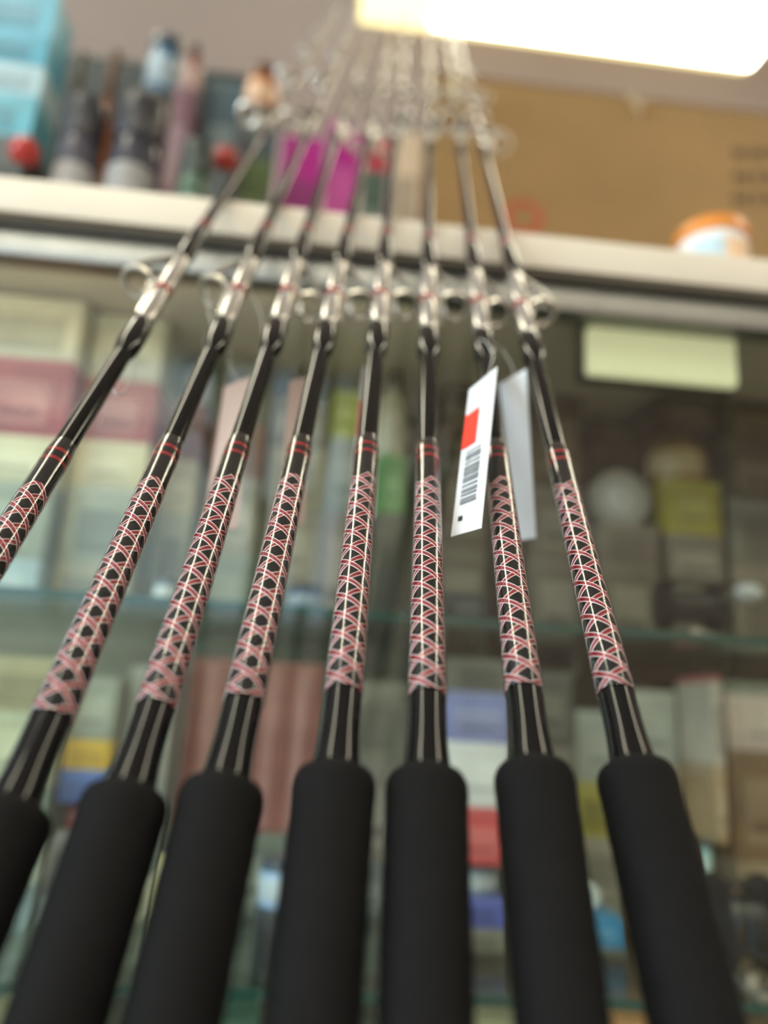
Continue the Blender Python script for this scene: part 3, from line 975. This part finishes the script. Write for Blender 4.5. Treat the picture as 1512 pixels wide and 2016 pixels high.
def build_goods():
    U, L = 'the upper glass shelf', 'the lower glass shelf'
    g1, g2, g3 = 'goods on the upper glass shelf', 'goods on the lower glass shelf', 'goods on the counter top'
    y = CY0
    up = [
        (-95, 128, .12, [(1098, 'box', (176, 200, 204), 'ice blue'), (945, 'box', (160, 168, 150), 'grey-green'), (855, 'box', (222, 216, 178), 'pale cream'), (700, 'box', (160, 66, 62), 'brick red'), (578, 'box', (214, 212, 190), 'ivory')]),
        (136, 300, .15, [(1112, 'box', (178, 176, 152), 'sand'), (958, 'box', (172, 178, 162), 'pale sage'), (868, 'box', (214, 204, 168), 'straw'), (745, 'box', (168, 84, 78), 'dusty red'), (590, 'box', (196, 196, 178), 'bone white')]),
        (292, 345, .05, [(1142, 'jar', (190, 204, 212), 'frosted')]),
        (318, 404, .22, [(1010, 'box', (166, 166, 148), 'stone grey'), (905, 'box', (200, 190, 158), 'oatmeal'), (790, 'box', (146, 90, 80), 'terracotta'), (708, 'jar', (206, 222, 224), 'pale blue'), (640, 'box', (142, 150, 76), 'olive')]),
        (412, 520, .24, [(1090, 'box', (150, 160, 146), 'moss grey'), (940, 'box', (178, 174, 158), 'putty'), (830, 'box', (160, 124, 112), 'rose brown'), (690, 'box', (128, 128, 108), 'khaki')]),
        (524, 640, .26, [(1150, 'box', (120, 130, 122), 'slate green'), (1000, 'box', (162, 154, 140), 'taupe'), (880, 'box', (186, 178, 152), 'wheat'), (780, 'box', (140, 134, 116), 'drab')]),
        (566, 640, .04, [(1155, 'jar', (74, 100, 138), 'steel blue')]),
        (644, 712, .26, [(1010, 'box', (142, 128, 120), 'mauve grey'), (862, 'box', (158, 162, 156), 'pewter'), (768, 'box', (178, 190, 40), 'lime green')]),
        (745, 805, .20, [(1010, 'box', (66, 68, 58), 'dark moss'), (895, 'box', (84, 138, 76), 'leaf green'), (668, 'bottle', (190, 186, 160), 'tall bone')]),
        (720, 815, .34, [(1020, 'box', (96, 96, 84), 'charcoal olive'), (850, 'box', (112, 108, 92), 'dim khaki')]),
        (868, 962, .26, [(1080, 'box', (104, 100, 84), 'ash brown'), (905, 'box', (110, 102, 80), 'dull tan'), (745, 'box', (96, 74, 46), 'chestnut')]),
        (880, 965, .05, [(1165, 'box', (34, 46, 48), 'black-teal')]),
        (1045, 1150, .26, [(1100, 'box', (108, 100, 86), 'clay grey'), (960, 'box', (126, 116, 98), 'mushroom'), (770, 'box', (92, 72, 44), 'walnut')]),
        (1165, 1296, .22, [(1110, 'box', (106, 98, 78), 'earth brown'), (1030, 'box', (128, 116, 100), 'pale mushroom'), (938, 'spool', (172, 166, 144), 'pale grey')]),
        (1165, 1296, .32, [(960, 'box', (100, 86, 60), 'peat'), (880, 'box', (88, 72, 42), 'cocoa'), (775, 'box', (78, 60, 36), 'dark cocoa')]),
        (1308, 1420, .22, [(1150, 'box', (112, 104, 84), 'dun'), (1052, 'box', (122, 112, 96), 'flax grey'), (945, 'box', (196, 184, 48), 'mustard yellow'), (868, 'jar', (184, 138, 34), 'amber'), (780, 'box', (82, 64, 38), 'umber')]),
        (1430, 1580, .22, [(1120, 'box', (146, 132, 106), 'buff'), (985, 'box', (136, 130, 112), 'dove grey'), (870, 'box', (88, 72, 46), 'bark brown'), (762, 'box', (100, 84, 44), 'bronze')]),
        (1285, 1480, .03, [(1128, 'reel', (14, 15, 18), 'big black')]),
    ]
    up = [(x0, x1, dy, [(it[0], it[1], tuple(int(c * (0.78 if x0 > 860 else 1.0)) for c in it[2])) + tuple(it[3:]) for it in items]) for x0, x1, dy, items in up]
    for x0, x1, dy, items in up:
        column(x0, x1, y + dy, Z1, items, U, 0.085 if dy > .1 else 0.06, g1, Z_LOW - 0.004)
    low = [
        (-95, 92, .16, [(1850, 'box', (186, 206, 214), 'white-blue'), (1740, 'box', (120, 140, 146), 'blue-grey'), (1650, 'box', (190, 196, 184), 'chalk'), (1545, 'box', (108, 124, 112), 'fern grey'), (1400, 'box', (176, 180, 148), 'celery'), (1290, 'box', (168, 160, 124), 'hay')]),
        (96, 205, .18, [(1770, 'box', (150, 166, 172), 'mist blue'), (1640, 'box', (120, 122, 122), 'graphite'), (1572, 'jar', (190, 56, 74), 'cherry red'), (1515, 'box', (64, 98, 168), 'royal blue'), (1455, 'box', (226, 170, 50), 'golden orange'), (1330, 'box', (150, 156, 144), 'lichen')]),
        (212, 325, .22, [(1720, 'box', (206, 204, 178), 'eggshell'), (1530, 'box', (132, 140, 136), 'cement'), (1310, 'box', (164, 166, 158), 'silver-grey')]),
        (332, 622, .26, [(1640, 'box', (104, 112, 102), 'wide dark sage')]),
        (505, 610, .05, [(1800, 'box', (40, 46, 50), 'ink black'), (1690, 'jar', (148, 172, 206), 'powder blue')]),
        (300, 380, .05, [(1700, 'pack', (206, 196, 140), 'butter yellow')]),
        (632, 800, .26, [(1700, 'box', (84, 90, 88), 'gunmetal'), (1500, 'box', (116, 108, 100), 'warm grey'), (1340, 'box', (124, 118, 104), 'pebble')]),
        (872, 1005, .14, [(1830, 'box', (106, 104, 92), 'olive grey'), (1770, 'box', (70, 82, 160), 'indigo'), (1690, 'jar', (120, 140, 156), 'slate blue'), (1590, 'box', (186, 62, 66), 'scarlet'), (1462, 'box', (216, 216, 220), 'snow white'), (1362, 'box', (124, 130, 186), 'periwinkle'), (1255, 'box', (104, 104, 96), 'lead grey')]),
        (1012, 1132, .26, [(1720, 'box', (72, 72, 66), 'soot'), (1470, 'box', (116, 110, 102), 'smoke'), (1260, 'box', (84, 84, 80), 'dark slate')]),
        (1136, 1232, .14, [(1870, 'box', (96, 96, 84), 'drab grey'), (1808, 'box', (28, 112, 160), 'cyan blue'), (1738, 'spool', (206, 206, 196), 'off-white')]),
        (1136, 1232, .26, [(1760, 'box', (110, 106, 92), 'dun grey'), (1650, 'box', (130, 124, 108), 'oyster'), (1540, 'box', (150, 140, 50), 'olive yellow'), (1400, 'box', (150, 156, 150), 'light steel')]),
        (1240, 1340, .24, [(1700, 'box', (150, 122, 88), 'tan'), (1510, 'box', (160, 138, 110), 'camel'), (1360, 'box', (158, 158, 150), 'pearl grey')]),
        (1345, 1430, .16, [(1770, 'box', (60, 60, 58), 'coal'), (1650, 'jar', (164, 196, 190), 'pale teal'), (1505, 'box', (150, 124, 92), 'fawn'), (1340, 'box', (184, 172, 156), 'linen'), (1250, 'box', (186, 96, 100), 'salmon red')]),
        (1436, 1590, .24, [(1700, 'box', (130, 108, 80), 'hazel'), (1480, 'box', (122, 94, 66), 'saddle brown'), (1370, 'box', (206, 186, 178), 'blush'), (1250, 'box', (126, 128, 116), 'grey sage')]),
        (1390, 1580, .04, [(1720, 'reel', (16, 17, 20), 'low black')]),
    ]
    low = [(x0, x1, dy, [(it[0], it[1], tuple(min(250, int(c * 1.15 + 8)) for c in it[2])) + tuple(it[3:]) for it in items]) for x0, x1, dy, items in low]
    for x0, x1, dy, items in low:
        column(x0, x1, y + dy, Z2, items, L, 0.09 if dy > .1 else 0.06, g2, Z1 - 0.028)
    for x0, x1, rgb, word in ((-40, 160, (176, 170, 130), 'beige'), (300, 520, (70, 110, 92), 'bottle green'), (560, 760, (60, 64, 62), 'blackish'), (900, 1080, (168, 160, 128), 'parchment'), (1180, 1330, (206, 140, 84), 'orange-tan'), (1350, 1540, (100, 74, 52), 'rust brown')):
        p = at_Y(756, 1975, y + .12)
        column(x0, x1, y + .12, ZD, [(2010, 'box', rgb, word)], 'the case floor', 0.10, 'boxes on the case floor', Z2 - 0.028)

    # counter top
    Z = Z_TOP
    K = 'the counter top'
    top = [  # colours dimmed, the shade of standing against the light is painted in
        (-110, 92, .24, [(262, 'box', (60, 68, 70), 'slate'), (178, 'box', (96, 170, 188), 'aqua'), (118, 'box', (170, 200, 210), 'white-aqua'), (58, 'box', (78, 158, 182), 'turquoise'), (-30, 'box', (110, 178, 200), 'sky blue')]),
        (-6, 60, .16, [(266, 'float', (170, 44, 42), 'bright red')]),
        (118, 172, .34, [(105, 'bottle', (60, 72, 50), 'olive green')]),
        (186, 240, .34, [(100, 'bottle', (138, 78, 34), 'orange brown')]),
        (74, 196, .20, [(205, 'jar', (72, 70, 80), 'grey navy-banded')]),
        (212, 316, .20, [(212, 'jar', (54, 54, 64), 'dark navy-banded')]),
        (276, 346, .36, [(175, 'box', (46, 46, 44), 'coal grey'), (85, 'jar', (66, 108, 140), 'denim blue')]),
        (348, 392, .34, [(168, 'box', (104, 70, 82), 'plum pink'), (88, 'bottle', (116, 62, 58), 'faded red')]),
        (396, 482, .40, [(160, 'box', (62, 84, 94), 'storm blue')]),
        (345, 415, .20, [(290, 'jar', (76, 100, 84), 'pale green')]),
        (410, 466, .275, [(286, 'float', (160, 46, 38), 'tomato red')]),
        (470, 545, .58, [(310, 'box', (96, 118, 74), 'grass green'), (215, 'box', (62, 84, 94), 'dusk blue'), (146, 'jar', (170, 92, 40), 'copper orange')]),
        (556, 640, .60, [(268, 'box', (176, 28, 136), 'magenta')]),
        (648, 714, .60, [(238, 'box', (168, 20, 126), 'deep magenta')]),
        (718, 764, .60, [(335, 'box', (70, 88, 78), 'pine green'), (266, 'box', (196, 50, 74), 'crimson')]),
        (770, 836, .60, [(262, 'box', (212, 188, 160), 'tall peach beige')]),
    ]
    for x0, x1, dy, items in top:
        column(x0, x1, YC + dy, Z, items, K, 0.07, g3)


build_goods()

# pink striped carton on the lower shelf: a row of pink panels
p0, p1 = at_Y(334, 1500, CY0 + .255), at_Y(620, 1500, CY0 + .255)
zs = (at_Y(332, 1640, CY0 + .26).z + at_Y(622, 1640, CY0 + .26).z) / 2
zt = min(at_Y(470, 1300, CY0 + .26).z, Z1 - 0.028)
under = min((p for p in placed if abs(p[4] - Z2) < 0.01 and abs(p[2] - CY0 - .26) < 1e-6), key=lambda p: abs((p[0] + p[1]) / 2 - (p0.x + p1.x) / 2))
p0.x, p1.x = under[0] + 0.002, under[1] - 0.002       # it stands on the wide dark sage box
t = thing('retail_box', 'large pink carton with upright ribs on the lower glass shelf', 'box', ((p0.x + p1.x) / 2, CY0 + .305, zs + 0.0008))
w = p1.x - p0.x
box_obj('body', cm((190, 132, 126)), t, -w / 2, w / 2, -0.04, 0.04, 0, zt - zs, 0.002)
for k in range(9):
    xx = -w / 2 + w * (k + 0.5) / 9
    box_obj('rib', cm((206, 150, 146) if k % 2 else (172, 112, 104)), t, xx - w / 26, xx + w / 26, -0.043, -0.04, 0.006, zt - zs - 0.006)

# dark display board behind the goods on the counter
p0, p1 = at_Y(40, 92, YC + .50), at_Y(490, 120, YC + .50)
t = thing('display_board', 'dark slate display board standing behind the jars and bottles', 'board', ((p0.x + p1.x) / 2, YC + .505, Z_TOP))
w, h = p1.x - p0.x, p0.z - Z_TOP
box_obj('panel', mat('dark_slate_board', (44, 52, 52), 0.7), t, -w / 2, w / 2, -0.004, 0.004, 0.0005, h, 0.001)
for xx in (-w * 0.35, w * 0.35):
    box_obj('foot', M_DARK_METAL_SHADE, t, xx - 0.01, xx + 0.01, 0.0045, 0.06, 0.0005, 0.01)

# big cardboard carton
YB_ = YC + 0.58
M_KRAFT = mat('kraft_cardboard', (150, 118, 74), 0.75, var=0.10, scale=5, bump=0.05)
M_KRAFT_SHADED = mat('kraft_cardboard_shaded', (126, 92, 52), 0.8, var=0.10, scale=5)  # same kraft, darkened to paint the shade on the flaps
M_TAPE = mat('packing_tape', (208, 186, 156), 0.3, var=0.06)
M_REDINK = mat('red_ink', (176, 84, 56), 0.7)
M_BLKINK = mat('black_ink', (84, 64, 42), 0.7)
p0, p1 = at_Y(856, 172, YB_), at_Y(1620, 215, YB_)
ct = thing('carton', 'big open brown cardboard carton with torn flaps on the counter', 'carton', ((p0.x + p1.x) / 2, YB_ + 0.16, Z_TOP + 0.0005))
W, H = p1.x - p0.x, (at_Y(1180, 180, YB_).z - Z_TOP)
DP = 0.155
b = MB()
th = 0.004
b.box(-W / 2, W / 2, -DP, -DP + th, 0, H)
b.box(-W / 2, W / 2, DP - th, DP, 0, H)
b.box(-W / 2, -W / 2 + th, -DP + th, DP - th, 0, H)
b.box(W / 2 - th, W / 2, -DP + th, DP - th, 0, H)
b.box(-W / 2 + th, W / 2 - th, -DP + th, DP - th, 0, th)
b.build('body', M_KRAFT, ct, False)


def flap(name, x0, x1, ang, ln, y, m, tears):
    """flap hinged on the upper edge, with an uneven outer edge"""
    bb = MB()
    n = len(tears)
    pts = []
    for k in range(n):
        x = x0 + (x1 - x0) * k / (n - 1)
        l = ln * tears[k]
        pts.append((x, y + math.cos(ang) * l, H + math.sin(ang) * l))
    for k in range(n - 1):
        a0 = ((x0 + (x1 - x0) * k / (n - 1)), y, H)
        a1 = ((x0 + (x1 - x0) * (k + 1) / (n - 1)), y, H)
        bb.poly([a0, a1, pts[k + 1], pts[k]])
        bb.poly([tuple(Vector(q) + Vector((0, 0, 0.003))) for q in (a0, pts[k], pts[k + 1], a1)])
    bb.poly([pts[0], pts[-1], tuple(Vector(pts[-1]) + Vector((0, 0, 0.003))), tuple(Vector(pts[0]) + Vector((0, 0, 0.003)))]) if False else None
    return bb.build(name, m, ct, False)


flap('flap', -W / 2, W * 0.02, math.radians(20), 0.10, -DP, M_KRAFT_SHADED, [1, 1.02, 0.97, 1.0, 0.95])
flap('flap', W * 0.06, W / 2, math.radians(38), 0.06, -DP, M_KRAFT_SHADED, [0.75, 0.8, 0.9, 1.5, 0.9, 0.7, 0.8, 0.75])
flap('flap', -W / 2, W / 2, math.radians(150), 0.08, DP, M_KRAFT_SHADED, [1, 0.97, 1.0, 0.98])
xt = at_Y(1250, 190, YB_).x - (p0.x + p1.x) / 2
b = MB()
b.tube([(xt - 0.012, -DP - 0.0012, H + 0.004), (xt - 0.004, -DP - 0.0014, H - 0.012), (xt + 0.008, -DP - 0.0016, H - 0.028), (xt + 0.010, -DP - 0.003, H - 0.044)], 0, flat=(0.030, 0.0006))
b.build('tape_end', M_TAPE, ct)
pr = at_Y(1032, 425, YB_)
b = MB()
b.torus(0.032, 0.0075, (pr.x - (p0.x + p1.x) / 2, -DP - 0.0004, pr.z - Z_TOP), (0, 1, 0), 32, 6)
for i, (x, y_, z) in enumerate(b.v):
    b.v[i] = (x, -DP - 0.0004 + (y_ + DP + 0.0004) * 0.06, z)
b.build('printed_ring', M_REDINK, ct)
rg = random.Random(5)
for row, yy in enumerate((298, 345, 388)):
    x = 1446
    while x < 1600:
        ww = rg.uniform(12, 34)
        a, c_ = at_Y(x, yy - 9, YB_), at_Y(x + ww, yy + 11, YB_)
        box_obj('printed_word', M_BLKINK, ct, a.x - (p0.x + p1.x) / 2, c_.x - (p0.x + p1.x) / 2, -DP - 0.0008, -DP - 0.0001, c_.z - Z_TOP, a.z - Z_TOP)
        x += ww + 8

# white tub with orange lid on the front edge of the counter
YJ = YC + 0.045
p0, p1 = at_Y(1372, 500, YJ), at_Y(1506, 500, YJ)
r = (p1.x - p0.x) / 2
tt = thing('bait_tub', 'white tub with orange lid at the edge of the counter top', 'tub', ((p0.x + p1.x) / 2, YJ + r, Z_TOP + 0.0005))
hh = at_Y(1440, 415, YJ).z - Z_TOP
b = MB()
b.lathe([(r * 0.9, 0), (r * 0.97, hh * 0.04), (r, hh * 0.3), (r * 1.0, hh * 0.74)], 32)
b.build('body', cm((232, 232, 232), 0.35), tt)
b = MB()
b.lathe([(r * 1.02, hh * 0.74), (r * 1.06, hh * 0.76), (r * 1.06, hh * 0.90), (r * 0.98, hh * 0.96), (r * 0.7, hh)], 32)
b.build('lid', cm((214, 132, 52), 0.4), tt)
for a0, a1, rgb in ((-2.6, -1.75, (190, 214, 224)), (-1.7, -0.9, (232, 196, 158))):
    b = MB()
    rings = []
    for k in range(9):
        a = a0 + (a1 - a0) * k / 8
        rings.append([(r * 1.012 * math.cos(a), r * 1.012 * math.sin(a), hh * 0.10), (r * 1.012 * math.cos(a), r * 1.012 * math.sin(a), hh * 0.62)])
    b.quadstrip(rings, False)
    b.build('paper_band', cm(rgb), tt)
